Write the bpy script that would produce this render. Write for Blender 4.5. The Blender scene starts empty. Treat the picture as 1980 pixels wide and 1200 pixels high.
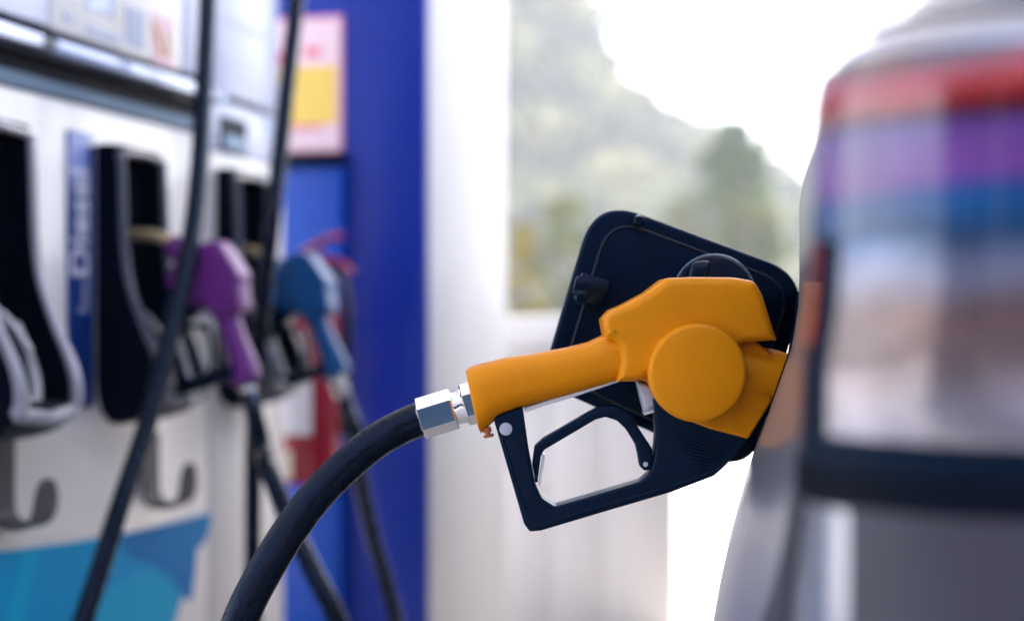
import bpy, bmesh, math, random
from mathutils import Vector, Matrix, noise
R = math.radians
scene = bpy.context.scene
COL = scene.collection

# ------------------------------------------------------------------ camera
cam_d = bpy.data.cameras.new('camera')
cam = bpy.data.objects.new('camera', cam_d); COL.objects.link(cam)
cam.location = (0, 0, 1.0); cam.rotation_euler = (R(90), 0, 0)
cam_d.lens = 50; cam_d.sensor_width = 36; cam_d.sensor_fit = 'HORIZONTAL'
cam_d.clip_start = 0.05; cam_d.clip_end = 3000
cam_d.dof.use_dof = True; cam_d.dof.focus_distance = 1.135; cam_d.dof.aperture_fstop = 2.4
scene.camera = cam
FPX = 1980 * 50 / 36          # focal length in photo pixels

# ------------------------------------------------------------------ sky, sun, exposure
SUN_AZ, SUN_EL = 35, 52       # sun ahead of the camera, to the right
world = bpy.data.worlds.new('World'); scene.world = world; world.use_nodes = True
wn = world.node_tree; wn.nodes.clear()
wo = wn.nodes.new('ShaderNodeOutputWorld'); wb = wn.nodes.new('ShaderNodeBackground')
sky = wn.nodes.new('ShaderNodeTexSky'); sky.sky_type = 'NISHITA'; sky.sun_disc = False
sky.sun_elevation = R(SUN_EL); sky.sun_rotation = R(SUN_AZ)
sky.air_density = 1.0; sky.dust_density = 4.0; sky.ozone_density = 1.5
wb.inputs['Strength'].default_value = 0.15
wn.links.new(sky.outputs[0], wb.inputs['Color']); wn.links.new(wb.outputs[0], wo.inputs['Surface'])
sun_d = bpy.data.lights.new('sun', 'SUN'); sun_d.energy = 3.6; sun_d.angle = R(0.55); sun_d.color = (1, 0.95, 0.88)
sun = bpy.data.objects.new('sun', sun_d); COL.objects.link(sun)
sdir = Vector((math.sin(R(SUN_AZ)) * math.cos(R(SUN_EL)), math.cos(R(SUN_AZ)) * math.cos(R(SUN_EL)), math.sin(R(SUN_EL))))
sun.rotation_euler = sdir.to_track_quat('Z', 'Y').to_euler()
sun.location = (6, 8, 20)
vs = scene.view_settings
vs.view_transform = 'Standard'; vs.look = 'None'; vs.exposure = 2.35; vs.gamma = 1; vs.use_curve_mapping = False
scene.render.engine = 'CYCLES'
scene.cycles.use_denoising = True
scene.cycles.max_bounces = 10; scene.cycles.diffuse_bounces = 5; scene.cycles.glossy_bounces = 5
scene.cycles.volume_bounces = 1; scene.cycles.transmission_bounces = 6
scene.cycles.caustics_reflective = False; scene.cycles.caustics_refractive = False
scene.cycles.sample_clamp_indirect = 6

# ------------------------------------------------------------------ materials
def mat(name, col, rough=0.5, metal=0.0, coat=0.0, coat_rough=0.05, var=0.0, vscale=30, bump=0.0, bscale=400,
        spec=0.5, trans=0.0, stint=None, rvar=0.0):
    m = bpy.data.materials.new(name); m.use_nodes = True
    nt = m.node_tree; b = nt.nodes['Principled BSDF']
    b.inputs['Base Color'].default_value = (*col, 1); b.inputs['Roughness'].default_value = rough
    b.inputs['Metallic'].default_value = metal; b.inputs['Coat Weight'].default_value = coat
    b.inputs['Coat Roughness'].default_value = coat_rough; b.inputs['Specular IOR Level'].default_value = spec
    b.inputs['Transmission Weight'].default_value = trans
    if stint: b.inputs['Specular Tint'].default_value = (*stint, 1)
    tc = nt.nodes.new('ShaderNodeTexCoord')
    if var > 0 or rvar > 0:
        n = nt.nodes.new('ShaderNodeTexNoise'); n.inputs['Scale'].default_value = vscale; n.inputs['Detail'].default_value = 6
        nt.links.new(tc.outputs['Object'], n.inputs['Vector'])
        if var > 0:
            mr = nt.nodes.new('ShaderNodeMapRange'); mr.inputs[1].default_value = 0.3; mr.inputs[2].default_value = 0.7
            mr.inputs[3].default_value = 1 - var; mr.inputs[4].default_value = 1 + var
            nt.links.new(n.outputs['Fac'], mr.inputs[0])
            mx = nt.nodes.new('ShaderNodeMix'); mx.data_type = 'RGBA'; mx.blend_type = 'MULTIPLY'
            mx.inputs[0].default_value = 1; mx.inputs[6].default_value = (*col, 1)
            nt.links.new(mr.outputs[0], mx.inputs[7]); nt.links.new(mx.outputs[2], b.inputs['Base Color'])
        if rvar > 0:
            mr2 = nt.nodes.new('ShaderNodeMapRange'); mr2.inputs[1].default_value = 0.3; mr2.inputs[2].default_value = 0.7
            mr2.inputs[3].default_value = max(0.02, rough - rvar); mr2.inputs[4].default_value = min(1, rough + rvar)
            nt.links.new(n.outputs['Fac'], mr2.inputs[0]); nt.links.new(mr2.outputs[0], b.inputs['Roughness'])
    if bump > 0:
        n2 = nt.nodes.new('ShaderNodeTexNoise'); n2.inputs['Scale'].default_value = bscale; n2.inputs['Detail'].default_value = 3
        nt.links.new(tc.outputs['Object'], n2.inputs['Vector'])
        bp = nt.nodes.new('ShaderNodeBump'); bp.inputs['Strength'].default_value = bump; bp.inputs['Distance'].default_value = 0.001
        nt.links.new(n2.outputs['Fac'], bp.inputs['Height']); nt.links.new(bp.outputs[0], b.inputs['Normal'])
    return m

M = {}
M['yellow'] = mat('yellow_vinyl', (0.72, 0.247, 0.001), 0.36, spec=0.28, stint=(1.0, 0.8, 0.5), var=0.08, vscale=16, bump=0.12, bscale=900, rvar=0.06)
M['purple'] = mat('purple_vinyl', (0.135, 0.018, 0.18), 0.4, spec=0.35, var=0.08, bump=0.1)
M['blue_noz'] = mat('blue_vinyl', (0.0, 0.075, 0.24), 0.4, spec=0.3, var=0.08, bump=0.1)
M['black'] = mat('black_plastic', (0.0012, 0.0055, 0.0165), 0.36, spec=0.22, stint=(0.35, 0.6, 1.0),  var=0.15, vscale=40, bump=0.12, bscale=1200, rvar=0.06)
M['flap'] = mat('flap_plastic', (0.001, 0.0045, 0.014), 0.30, spec=0.15, stint=(0.35, 0.6, 1.0),  var=0.2, vscale=18, bump=0.08, bscale=700, rvar=0.08)
M['blackgloss'] = mat('gloss_black', (0.0015, 0.004, 0.011), 0.16, spec=0.25, stint=(0.5, 0.7, 1.0))
M['rubber'] = mat('hose_rubber', (0.0014, 0.0032, 0.0085), 0.27, spec=0.24, stint=(0.55, 0.72, 1.0), var=0.25, vscale=60, bump=0.05, bscale=350, rvar=0.03)
M['bootblack'] = mat('boot_black', (0.001, 0.002, 0.006), 0.5, spec=0.10, stint=(0.35, 0.6, 1.0),  var=0.2)
M['rim'] = mat('boot_rim_grey', (0.075, 0.085, 0.12), 0.28, coat=0.3)
M['rimlight'] = mat('boot_rim_silver', (0.30, 0.31, 0.35), 0.3, metal=0.2, coat=0.3)
M['chrome'] = mat('chrome', (0.82, 0.81, 0.80), 0.07, metal=1.0)
M['alu'] = mat('aluminium', (0.62, 0.63, 0.66), 0.35, metal=0.8)
M['rivet'] = mat('rivet_grey', (0.45, 0.48, 0.54), 0.45, metal=0.2)
M['brass'] = mat('brass_spout', (0.62, 0.50, 0.27), 0.35, metal=0.6)
M['copper'] = mat('copper_plug', (0.42, 0.11, 0.03), 0.4)
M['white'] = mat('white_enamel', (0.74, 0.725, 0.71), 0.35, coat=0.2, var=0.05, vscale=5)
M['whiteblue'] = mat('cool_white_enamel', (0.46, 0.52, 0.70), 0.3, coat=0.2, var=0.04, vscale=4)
M['silverblue'] = mat('silver_trim', (0.45, 0.52, 0.72), 0.25, metal=0.3, coat=0.3)
M['navy'] = mat('navy_plastic', (0.001, 0.004, 0.012), 0.5, spec=0.12, stint=(0.35, 0.6, 1.0),  var=0.15)
M['grille'] = mat('grille_steel', (0.10, 0.17, 0.27), 0.4, metal=0.4)
M['cyan'] = mat('cyan_vinyl', (0.0, 0.30, 0.60), 0.5, spec=0.12, var=0.05, vscale=3)
M['cyanlight'] = mat('pale_cyan_vinyl', (0.0, 0.36, 0.61), 0.5, spec=0.12)
M['cyandark'] = mat('deep_cyan_vinyl', (0.0, 0.18, 0.48), 0.5, spec=0.12)
M['labelblue'] = mat('label_blue', (0.006, 0.035, 0.20), 0.3, coat=0.3)
M['labelreflect'] = mat('label_reflection_blue', (0.22, 0.29, 0.60), 0.35)
M['print'] = mat('print_white', (0.62, 0.64, 0.74), 0.5)
M['printgrey'] = mat('print_grey', (0.36, 0.42, 0.56), 0.5)
M['screen'] = mat('screen_blue_grey', (0.25, 0.33, 0.55), 0.15, coat=0.4)
M['orange'] = mat('print_orange', (0.75, 0.38, 0.10), 0.5)
M['pinkprint'] = mat('print_pink', (0.80, 0.55, 0.62), 0.5)
M['hook'] = mat('hook_grey', (0.045, 0.045, 0.06), 0.4, metal=0.2, var=0.15)
M['bluepaint'] = mat('blue_cladding', (0.0, 0.027, 0.33), 0.3, coat=0.15, coat_rough=0.12, spec=0.3, var=0.06, vscale=4)
M['bluecab'] = mat('blue_cabinet_paint', (0.001, 0.07, 0.46), 0.26, coat=0.25, spec=0.3, coat_rough=0.1, var=0.06, vscale=4)
M['pillarwhite'] = mat('pillar_white_paint', (0.55, 0.555, 0.58), 0.55, var=0.05, vscale=3, bump=0.1, bscale=60)
M['wall'] = mat('wall_white_paint', (0.74, 0.72, 0.71), 0.7, var=0.06, vscale=2, bump=0.15, bscale=50)
M['signpink'] = mat('sign_pale_pink', (0.88, 0.68, 0.75), 0.45)
M['signred'] = mat('sign_red', (0.75, 0.10, 0.19), 0.45)
M['signborder'] = mat('sign_pink_border', (0.85, 0.30, 0.42), 0.45)
M['signyellow'] = mat('sign_yellow', (0.90, 0.64, 0.13), 0.45)
M['red'] = mat('extinguisher_red', (0.30, 0.003, 0.02), 0.25, spec=0.3, coat=0.4)
M['paper'] = mat('label_white', (0.75, 0.76, 0.80), 0.5)
M['cream'] = mat('label_cream', (0.66, 0.60, 0.48), 0.5)
M['carpaint'] = mat('silver_car_paint', (0.37, 0.385, 0.44), 0.28, metal=0.75, coat=0.45, coat_rough=0.16, var=0.03, vscale=900)
M['reflectdark'] = mat('dark_reflection_grey', (0.030, 0.030, 0.042), 0.5, var=0.08, bump=0.15)  # dark grey standing in for reflections on the bumper
M['gap'] = mat('seam_black', (0.001, 0.003, 0.009), 0.6, spec=0.08)
M['housing'] = mat('lamp_housing', (0.002, 0.010, 0.024), 0.45, spec=0.06)
M['addedglass'] = mat('added_dark_glass', (0.006, 0.03, 0.075), 0.4, spec=0.06)
M['glass'] = mat('car_glass', (0.014, 0.04, 0.105), 0.10, spec=0.18)
M['lensred'] = mat('lens_red', (0.55, 0.045, 0.04), 0.12, coat=1.0, var=0.15, vscale=30)
M['lensdark'] = mat('lens_dark_red', (0.13, 0.02, 0.03), 0.12, coat=1.0, var=0.2, vscale=30)
M['lenspurple'] = mat('lens_mauve_reflection', (0.26, 0.11, 0.36), 0.12, coat=1.0, var=0.18, vscale=25)
M['lensblue'] = mat('lens_blue_reflection', (0.02, 0.085, 0.22), 0.1, coat=1.0, var=0.2, vscale=25)
M['tyre'] = mat('tyre_rubber', (0.012, 0.012, 0.014), 0.8)
M['concrete'] = mat('forecourt_concrete', (0.46, 0.435, 0.41), 0.8, var=0.14, vscale=1.5, bump=0.3, bscale=30)
M['canopywhite'] = mat('canopy_white', (0.78, 0.79, 0.82), 0.5)
M['bark'] = mat('bark', (0.10, 0.075, 0.05), 0.9, var=0.3, vscale=8)

def leaf_mat(name, c1, c2, scale):
    m = bpy.data.materials.new(name); m.use_nodes = True
    nt = m.node_tree; b = nt.nodes['Principled BSDF']; b.inputs['Roughness'].default_value = 0.9; b.inputs['Specular IOR Level'].default_value = 0.1
    tc = nt.nodes.new('ShaderNodeTexCoord'); n = nt.nodes.new('ShaderNodeTexNoise')
    n.inputs['Scale'].default_value = scale; n.inputs['Detail'].default_value = 4
    cr = nt.nodes.new('ShaderNodeValToRGB')
    n.inputs['Detail'].default_value = 0.8; cr.color_ramp.elements[0].position = 0.44; cr.color_ramp.elements[0].color = (*c1, 1)
    cr.color_ramp.elements[1].position = 0.57; cr.color_ramp.elements[1].color = (*c2, 1)
    nt.links.new(tc.outputs['Object'], n.inputs['Vector']); nt.links.new(n.outputs['Fac'], cr.inputs[0])
    nt.links.new(cr.outputs[0], b.inputs['Base Color'])
    return m
M['wood'] = leaf_mat('woodland_leaves', (0.003, 0.022, 0.028), (0.21, 0.215, 0.095), 0.10)
M['treeleaf'] = leaf_mat('tree_leaves', (0.014, 0.045, 0.016), (0.07, 0.12, 0.03), 0.9)
M['paleleaf'] = leaf_mat('pale_leaves', (0.07, 0.10, 0.03), (0.14, 0.15, 0.05), 1.2)
M['yellowleaf'] = leaf_mat('yellow_leaves', (0.09, 0.08, 0.01), (0.28, 0.21, 0.02), 2.0)
M['hillgrass'] = leaf_mat('hill_ground', (0.05, 0.065, 0.03), (0.11, 0.11, 0.05), 0.05)

# ------------------------------------------------------------------ helpers
def P(px, py, Y):
    return Vector(((px - 990) / FPX * Y, Y, 1.0 - (py - 600) / FPX * Y))

def root_loc(o):
    v = Vector()
    while o is not None:
        v += o.location; o = o.parent
    return v

def smooth_mesh(me, ang=35):
    for p in me.polygons: p.use_smooth = True
    me.set_sharp_from_angle(angle=R(ang))

def link(name, me, m, parent=None, ang=35, **props):
    """one mesh object; vertices come in world coordinates"""
    if parent is not None:
        L = root_loc(parent); me.transform(Matrix.Translation(-L))
    if m is not None:
        me.materials.clear(); me.materials.append(m)
    smooth_mesh(me, ang)
    o = bpy.data.objects.new(name, me); COL.objects.link(o)
    if parent is not None: o.parent = parent
    for k, v in props.items(): o[k] = v
    return o

def thing(name, loc, label, cat, group=None):
    o = bpy.data.objects.new(name, None); COL.objects.link(o); o.location = loc
    o.empty_display_size = 0.1
    o['label'] = label; o['category'] = cat
    if group: o['group'] = group
    return o

def mesh_from(verts, faces):
    me = bpy.data.meshes.new('m'); me.from_pydata([tuple(v) for v in verts], [], faces); me.validate(); me.update()
    bm = bmesh.new(); bm.from_mesh(me); bmesh.ops.recalc_face_normals(bm, faces=bm.faces); bm.to_mesh(me); bm.free()
    return me

def fillet(pts, r, n=5):
    """round the corners of a closed polygon; r is one radius or one per point"""
    out = []; N = len(pts)
    for i, p in enumerate(pts):
        rr = r[i] if isinstance(r, (list, tuple)) else r
        p = Vector(p[:2]); a = Vector(pts[i - 1][:2]) - p; b = Vector(pts[(i + 1) % N][:2]) - p
        la, lb = a.length, b.length
        if rr <= 1e-9 or la < 1e-9 or lb < 1e-9: out.append(p); continue
        ang = a.angle(b)
        if ang > R(176): out.append(p); continue
        d = min(rr / math.tan(ang / 2), la * 0.48, lb * 0.48)
        p0 = p + a / la * d; p1 = p + b / lb * d
        for k in range(n + 1):
            t = k / n
            out.append((p0 * (1 - t) ** 2) + p * (2 * t * (1 - t)) + p1 * t * t)
    return out

def plate_mesh(loops, half, bevel, frame, res=3):
    """extruded flat outline (first loop outer, the rest holes); frame maps (x, y, depth) to the world"""
    cu = bpy.data.curves.new('c', 'CURVE'); cu.dimensions = '2D'; cu.fill_mode = 'BOTH'
    cu.extrude = max(half - bevel, 0); cu.bevel_depth = bevel; cu.bevel_resolution = res; cu.offset = -bevel
    for lp in loops:
        s = cu.splines.new('POLY'); s.points.add(len(lp) - 1); s.use_cyclic_u = True
        for i, p in enumerate(lp): s.points[i].co = (p[0], p[1], 0, 1)
    ob = bpy.data.objects.new('t', cu); me = bpy.data.meshes.new_from_object(ob)
    bpy.data.objects.remove(ob); bpy.data.curves.remove(cu)
    for v in me.vertices: v.co = frame(v.co.x, v.co.y, v.co.z)
    bm = bmesh.new(); bm.from_mesh(me); bmesh.ops.remove_doubles(bm, verts=bm.verts, dist=1e-6)
    bmesh.ops.recalc_face_normals(bm, faces=bm.faces); bm.to_mesh(me); bm.free()
    return me

def text_mesh(txt, size, extrude, frame, offset=0.0):
    cu = bpy.data.curves.new('t', 'FONT'); cu.body = txt; cu.size = size; cu.extrude = extrude; cu.offset = offset
    ob = bpy.data.objects.new('t', cu); me = bpy.data.meshes.new_from_object(ob)
    bpy.data.objects.remove(ob); bpy.data.curves.remove(cu)
    for v in me.vertices: v.co = frame(v.co.x, v.co.y, v.co.z)
    return me

def catmull(pts, n=8):
    pts = [Vector(p) for p in pts]; out = []
    for i in range(len(pts) - 1):
        p0 = pts[max(i - 1, 0)]; p1 = pts[i]; p2 = pts[i + 1]; p3 = pts[min(i + 2, len(pts) - 1)]
        for k in range(n):
            t = k / n
            out.append(0.5 * ((2 * p1) + (p2 - p0) * t + (2 * p0 - 5 * p1 + 4 * p2 - p3) * t * t + (3 * p1 - p0 - 3 * p2 + p3) * t ** 3))
    out.append(pts[-1]); return out

def loft(rings, cap=True, closed=True):
    verts = []; faces = []; n = len(rings[0])
    for r in rings: verts += r
    for i in range(len(rings) - 1):
        for j in range(n if closed else n - 1):
            a = i * n + j; b = i * n + (j + 1) % n
            faces.append((a, b, b + n, a + n))
    if cap and closed:
        faces.append(tuple(range(n))[::-1]); faces.append(tuple(range((len(rings) - 1) * n, len(rings) * n)))
    return mesh_from(verts, faces)

def tube(pts, r, n=12, cap=True, smooth=6, flat=None):
    """round tube along a smooth path; r is one radius or a function of 0..1"""
    path = catmull(pts, smooth) if smooth else [Vector(p) for p in pts]
    rings = []; up = None
    for i, p in enumerate(path):
        t = (path[min(i + 1, len(path) - 1)] - path[max(i - 1, 0)]).normalized()
        if up is None:
            up = t.orthogonal().normalized()
        else:
            up = (up - t * up.dot(t)).normalized()
        side = t.cross(up)
        rr = r(i / (len(path) - 1)) if callable(r) else r
        rings.append([p + (up * math.cos(2 * math.pi * k / n) + side * math.sin(2 * math.pi * k / n)) * rr for k in range(n)])
    return loft(rings, cap)

def lathe(axis_o, axis_d, prof, n=32, flat_n=None, rot=0.0):
    """profile = [(distance along, radius)]"""
    d = Vector(axis_d).normalized(); o = Vector(axis_o)
    u = Vector((0, 1, 0)) if abs(d.y) < 0.9 else Vector((1, 0, 0)); u = (u - d * u.dot(d)).normalized(); w = d.cross(u)
    n = flat_n or n
    rings = [[o + d * s + (u * math.cos(2 * math.pi * k / n + rot) + w * math.sin(2 * math.pi * k / n + rot)) * r for k in range(n)] for s, r in prof]
    return loft(rings)

def box_mesh(cx, dx, dy, dz, bevel=0.0, seg=2):
    """box from a centre and three half-edge vectors"""
    cx = Vector(cx); v = []
    for a in (-1, 1):
        for b in (-1, 1):
            for c in (-1, 1): v.append(cx + Vector(dx) * a + Vector(dy) * b + Vector(dz) * c)
    me = mesh_from(v, [(0, 1, 3, 2), (4, 6, 7, 5), (0, 4, 5, 1), (2, 3, 7, 6), (0, 2, 6, 4), (1, 5, 7, 3)])
    if bevel > 0:
        bm = bmesh.new(); bm.from_mesh(me)
        bmesh.ops.bevel(bm, geom=bm.edges[:], offset=bevel, segments=seg, affect='EDGES', profile=0.5)
        bm.to_mesh(me); bm.free()
    return me

def join(meshes):
    bm = bmesh.new()
    for m in meshes: bm.from_mesh(m)
    me = bpy.data.meshes.new('m'); bm.to_mesh(me); bm.free()
    for m in meshes: bpy.data.meshes.remove(m)
    return me

# ================================================================== SETTING
# ground
def ground_plane():
    v = [(-480, -60, 0), (480, -60, 0), (480, 480, 0), (-480, 480, 0)]
    return mesh_from(v, [(0, 1, 2, 3)])
link('forecourt_ground', ground_plane(), M['concrete'], kind='structure')

# hill behind
def hill_h(x, y):
    # skyline heights (measured at about 220 m away): high on the left, falling to the right
    s = x / max(y, 1) * 2750 + 990
    top = 0.0
    tab = [(-1500, 95), (300, 80), (900, 62), (1020, 56), (1120, 46.5), (1150, 35), (1190, 29.5), (1240, 26.5), (1295, 23.5), (1350, 21.5), (1420, 18), (1500, 12), (1650, 9), (2000, 8), (3500, 10)]
    for (a, ha), (b, hb) in zip(tab, tab[1:]):
        if a <= s <= b: top = ha + (hb - ha) * (s - a) / (b - a); break
    else: top = tab[0][1] if s < tab[0][0] else tab[-1][1]
    t = min(max((y - 120) / 110, 0), 1); t = t * t * (3 - 2 * t)
    if y > 230: t *= max(0.4, 1 - (y - 230) / 250)
    return top * t * 0.94
def hill_mesh():
    v = []; f = []; nx, ny = 70, 24
    for j in range(ny + 1):
        y = 112 + j * 12
        for i in range(nx + 1):
            x = (-0.75 + 1.5 * i / nx) * (y + 40)
            h = hill_h(x, y) + 1.8 * noise.noise(Vector((x * 0.05, y * 0.05, 0))) * min(1, (y - 112) / 30)
            v.append((x, y, h - 0.3))
    for j in range(ny):
        for i in range(nx):
            a = j * (nx + 1) + i; f.append((a, a + 1, a + nx + 2, a + nx + 1))
    return mesh_from(v, f)
link('hillside', hill_mesh(), M['hillgrass'], kind='structure')

def leaf_cluster(rng, verts, faces, c, rad, n, size, squash=1.0):
    for _ in range(n):
        d = Vector((rng.gauss(0, 1), rng.gauss(0, 1), rng.gauss(0, 1)))
        if d.length < 1e-3: continue
        d.normalize(); r = rad * (0.35 + 0.65 * rng.random() ** 0.5)
        p = Vector(c) + Vector((d.x * r, d.y * r, d.z * r * squash))
        a = Vector((rng.gauss(0, 1), rng.gauss(0, 1), rng.gauss(0, 1))).normalized()
        b = a.orthogonal().normalized(); cc = a.cross(b)
        s = size * (0.6 + 0.8 * rng.random()); k = len(verts)
        verts += [p - b * s, p + cc * s * 0.6, p + b * s, p - cc * s * 0.6]
        faces.append((k, k + 1, k + 2, k + 3))

def quick_mesh(v, f):
    me = bpy.data.meshes.new('m'); me.from_pydata([tuple(p) for p in v], [], f); me.update(); return me

def woodland():
    rng = random.Random(5); v = []; f = []
    for _ in range(900):
        y = 125 + 120 * rng.random(); x = (-0.20 + 0.55 * rng.random()) * y
        h = hill_h(x, y)
        rad = 2.4 + 2.6 * rng.random(); th = rad * (1.4 + 0.7 * rng.random())
        for _k in range(5):
            c = (x + rng.gauss(0, rad * 0.45), y + rng.gauss(0, rad * 0.45), h + th * (0.5 + 0.6 * rng.random()))
            leaf_cluster(rng, v, f, c, rad * 0.62, 24, 1.15, 0.8)
    return quick_mesh(v, f)
link('woodland', woodland(), M['wood'], kind='stuff', label='hazy pale green woodland covering the hillside')

def tree(name, base, height, crown_r, crown_lo, m, label, cat, seed, leaf=0.16, nclump=40, per=60, group=None):
    rng = random.Random(seed); t = thing(name, base, label, cat, group); b = Vector(base)
    limbs = [tube([b, b + Vector((0.05, 0, height * 0.3)), b + Vector((-0.05, 0.05, height * 0.62)), b + Vector((0, 0, height * 0.9))],
                  lambda q: height * 0.022 * (1 - 0.85 * q), 8)]
    v = []; f = []
    for k in range(nclump):
        q = rng.random(); z = crown_lo + (height - crown_lo) * q
        env = crown_r * (0.12 + 1.0 * math.sin(math.pi * min(0.97, 0.2 + 0.77 * q)) ** 0.9) * (0.75 + 0.4 * rng.random())
        a = rng.random() * 2 * math.pi; rr = env * (0.25 + 0.6 * rng.random())
        c = b + Vector((math.cos(a) * rr, math.sin(a) * rr, z))
        if k < 14:
            limbs.append(tube([b + Vector((0, 0, z * 0.72)), b + Vector((math.cos(a) * rr * 0.5, math.sin(a) * rr * 0.5, z * 0.9)), c],
                              lambda q: height * 0.008 * (1 - 0.8 * q), 5, smooth=3))
        leaf_cluster(rng, v, f, c, crown_r * (0.22 + 0.16 * rng.random()), per, leaf, 0.85)
    link('trunk', join(limbs), M['bark'], t)
    link('crown', quick_mesh(v, f), m, t)
    return t
tb = P(1425, 600, 62); tree('broadleaf_tree', (tb.x, 62, 0), 9.2, 1.75, 5.4, M['treeleaf'], 'tall dark green tree standing against the white sky beside the car', 'tree', 3, 0.17, 44, 70)
tb = P(1440, 600, 52); tree('young_tree', (tb.x, 52, 0), 5.3, 1.75, 1.6, M['paleleaf'], 'pale yellow-green tree growing below the tall dark tree', 'tree', 4, 0.16, 40, 60)
tb = P(1345, 600, 70); tree('small_tree', (tb.x, 70, 0), 6.6, 2.3, 2.0, M['paleleaf'], 'pale rounded tree left of the tall dark tree, above the fuel flap', 'tree', 8, 0.18, 40, 60)
tb = P(1012, 600, 36); tree('autumn_shrub', (tb.x, 36, 0), 3.1, 0.62, 0.5, M['yellowleaf'], 'yellow-leaved shrub beside the white side of the pillar', 'shrub', 6, 0.09, 30, 55)
tb = P(1095, 600, 46); tree('slim_tree', (tb.x, 46, 0), 4.6, 1.3, 0.8, M['paleleaf'], 'pale green bushy tree seen above the white wall', 'tree', 9, 0.13, 34, 55)

# low white wall beyond the forecourt
WY = 4.35
w0 = P(930, 612, WY).x; w1 = P(1306, 612, WY).x
wt = thing('boundary_wall', ((w0 + w1) / 2, WY, 0), 'low white painted wall with flat coping behind the nozzle', 'wall')
wz = P(1000, 612, WY).z
link('coping', box_mesh(((w0 + w1) / 2, WY + 0.06, wz - 0.045), ((w1 - w0) / 2 + 0.02, 0, 0), (0, 0.10, 0), (0, 0, 0.045), 0.006), M['wall'], wt)
edges = [w0, P(1063, 0, WY).x, P(1165, 0, WY).x, w1]
for a, b in zip(edges, edges[1:]):
    link('wall_panel', box_mesh(((a + b) / 2, WY + 0.07, (wz - 0.092) / 2), ((b - a) / 2 - 0.0012, 0, 0), (0, 0.07, 0), (0, 0, (wz - 0.092) / 2), 0.0025), M['wall'], wt)

# ================================================================== DISPENSER FRAME  (u along the face, n out of the face)
TH = math.atan2(0.27, 0.963)
U = Vector((math.sin(TH), math.cos(TH), 0)); N = Vector((math.cos(TH), -math.sin(TH), 0)); Zv = Vector((0, 0, 1))
D0 = 1.2026
def W(s, p, z): return U * s + N * (p - D0) + Zv * z
def F(px, py, p=0.0):
    """face coordinates (s, z) of what the camera sees at a pixel on the plane p in front of the face"""
    a = (px - 990) / FPX
    t = (D0 - p) / (N.y * -1 - N.x * a)
    pt = Vector((a * t, t, 1 - (py - 600) / FPX * t))
    return pt.dot(U), pt.z
def Q(px, py, s):
    """protrusion and height of what the camera sees at a pixel on the upright plane s = const"""
    a = (px - 990) / FPX
    # point = s U + q N
    q = s * (a * U.y - U.x) / (N.x - a * N.y)
    pt = U * s + N * q
    return q + D0, 1 - (py - 600) / FPX * pt.y
def fbox(s0, s1, p0, p1, z0, z1, bevel=0.0):
    return box_mesh(W((s0 + s1) / 2, (p0 + p1) / 2, (z0 + z1) / 2), U * ((s1 - s0) / 2), N * ((p1 - p0) / 2), Zv * ((z1 - z0) / 2), bevel)
def fplate(loops, p0, p1, bevel=0.0):
    h = (p1 - p0) / 2; mid = (p0 + p1) / 2
    return plate_mesh(loops, h, bevel, lambda x, y, d: W(x, mid - d, y))

S_L = 1.10                                  # dispenser runs out of the frame on the left
S_R = F(547, 600)[0]
S_MOD = F(386, 100)[0]                      # end of the display module
S_COL = F(405, 1000)[0]                     # seam between door and side column
dis = thing('fuel_dispenser', W((S_L + S_R) / 2, -0.25, 0), 'white and blue fuel dispenser with black nozzle boots and cyan lower panel', 'fuel pump')
link('cabinet', fbox(S_L, S_R, -0.50, -0.012, 0.12, 2.15, 0.01), M['white'], dis)
zt = 1.309
link('front_panel', fbox(S_L, S_COL - 0.004, -0.012, 0.0, 0.14, zt, 0.003), M['white'], dis)
link('side_column', fbox(S_COL, S_R, -0.012, 0.002, 0.14, 1.285, 0.003), M['white'], dis)
# perforated grille between panel and display
gs = [fbox(S_L, S_MOD, -0.011, -0.008, zt + 0.002, 1.333)]
link('grille_backing', join(gs), M['navy'], dis)
sl = []
s = S_L
while s < S_MOD - 0.004:
    sl.append(fbox(s, s + 0.0042, -0.008, 0.006, zt + 0.003, 1.332)); s += 0.0075
link('grille', join(sl), M['grille'], dis, kind='stuff')
link('canopy_lip', fbox(S_L, S_MOD, -0.011, 0.004, 1.333, 1.363, 0.001), M['gap'], dis)
sb = F(90, 100, 0.04)[0]
link('trim_bar', fbox(sb + 0.02, S_MOD - 0.012, 0.012, 0.046, 1.3635, 1.383, 0.004), M['silverblue'], dis)
link('trim_bar', fbox(S_L, sb - 0.012, 0.012, 0.046, 1.3635, 1.383, 0.004), M['silverblue'], dis)
link('trim_clip', fbox(sb - 0.010, sb + 0.018, 0.012, 0.044, 1.3635, 1.382, 0.003), M['hook'], dis)
link('trim_end_cap', lathe(W(S_MOD - 0.006, 0.02, 1.371), N, [(-0.01, 0.011), (0.026, 0.011), (0.030, 0.008)], 16), M['silverblue'], dis)
link('display_recess', fbox(S_L, S_MOD, -0.011, 0.02, 1.3835, 1.80, 0.0), M['navy'], dis)
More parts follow.
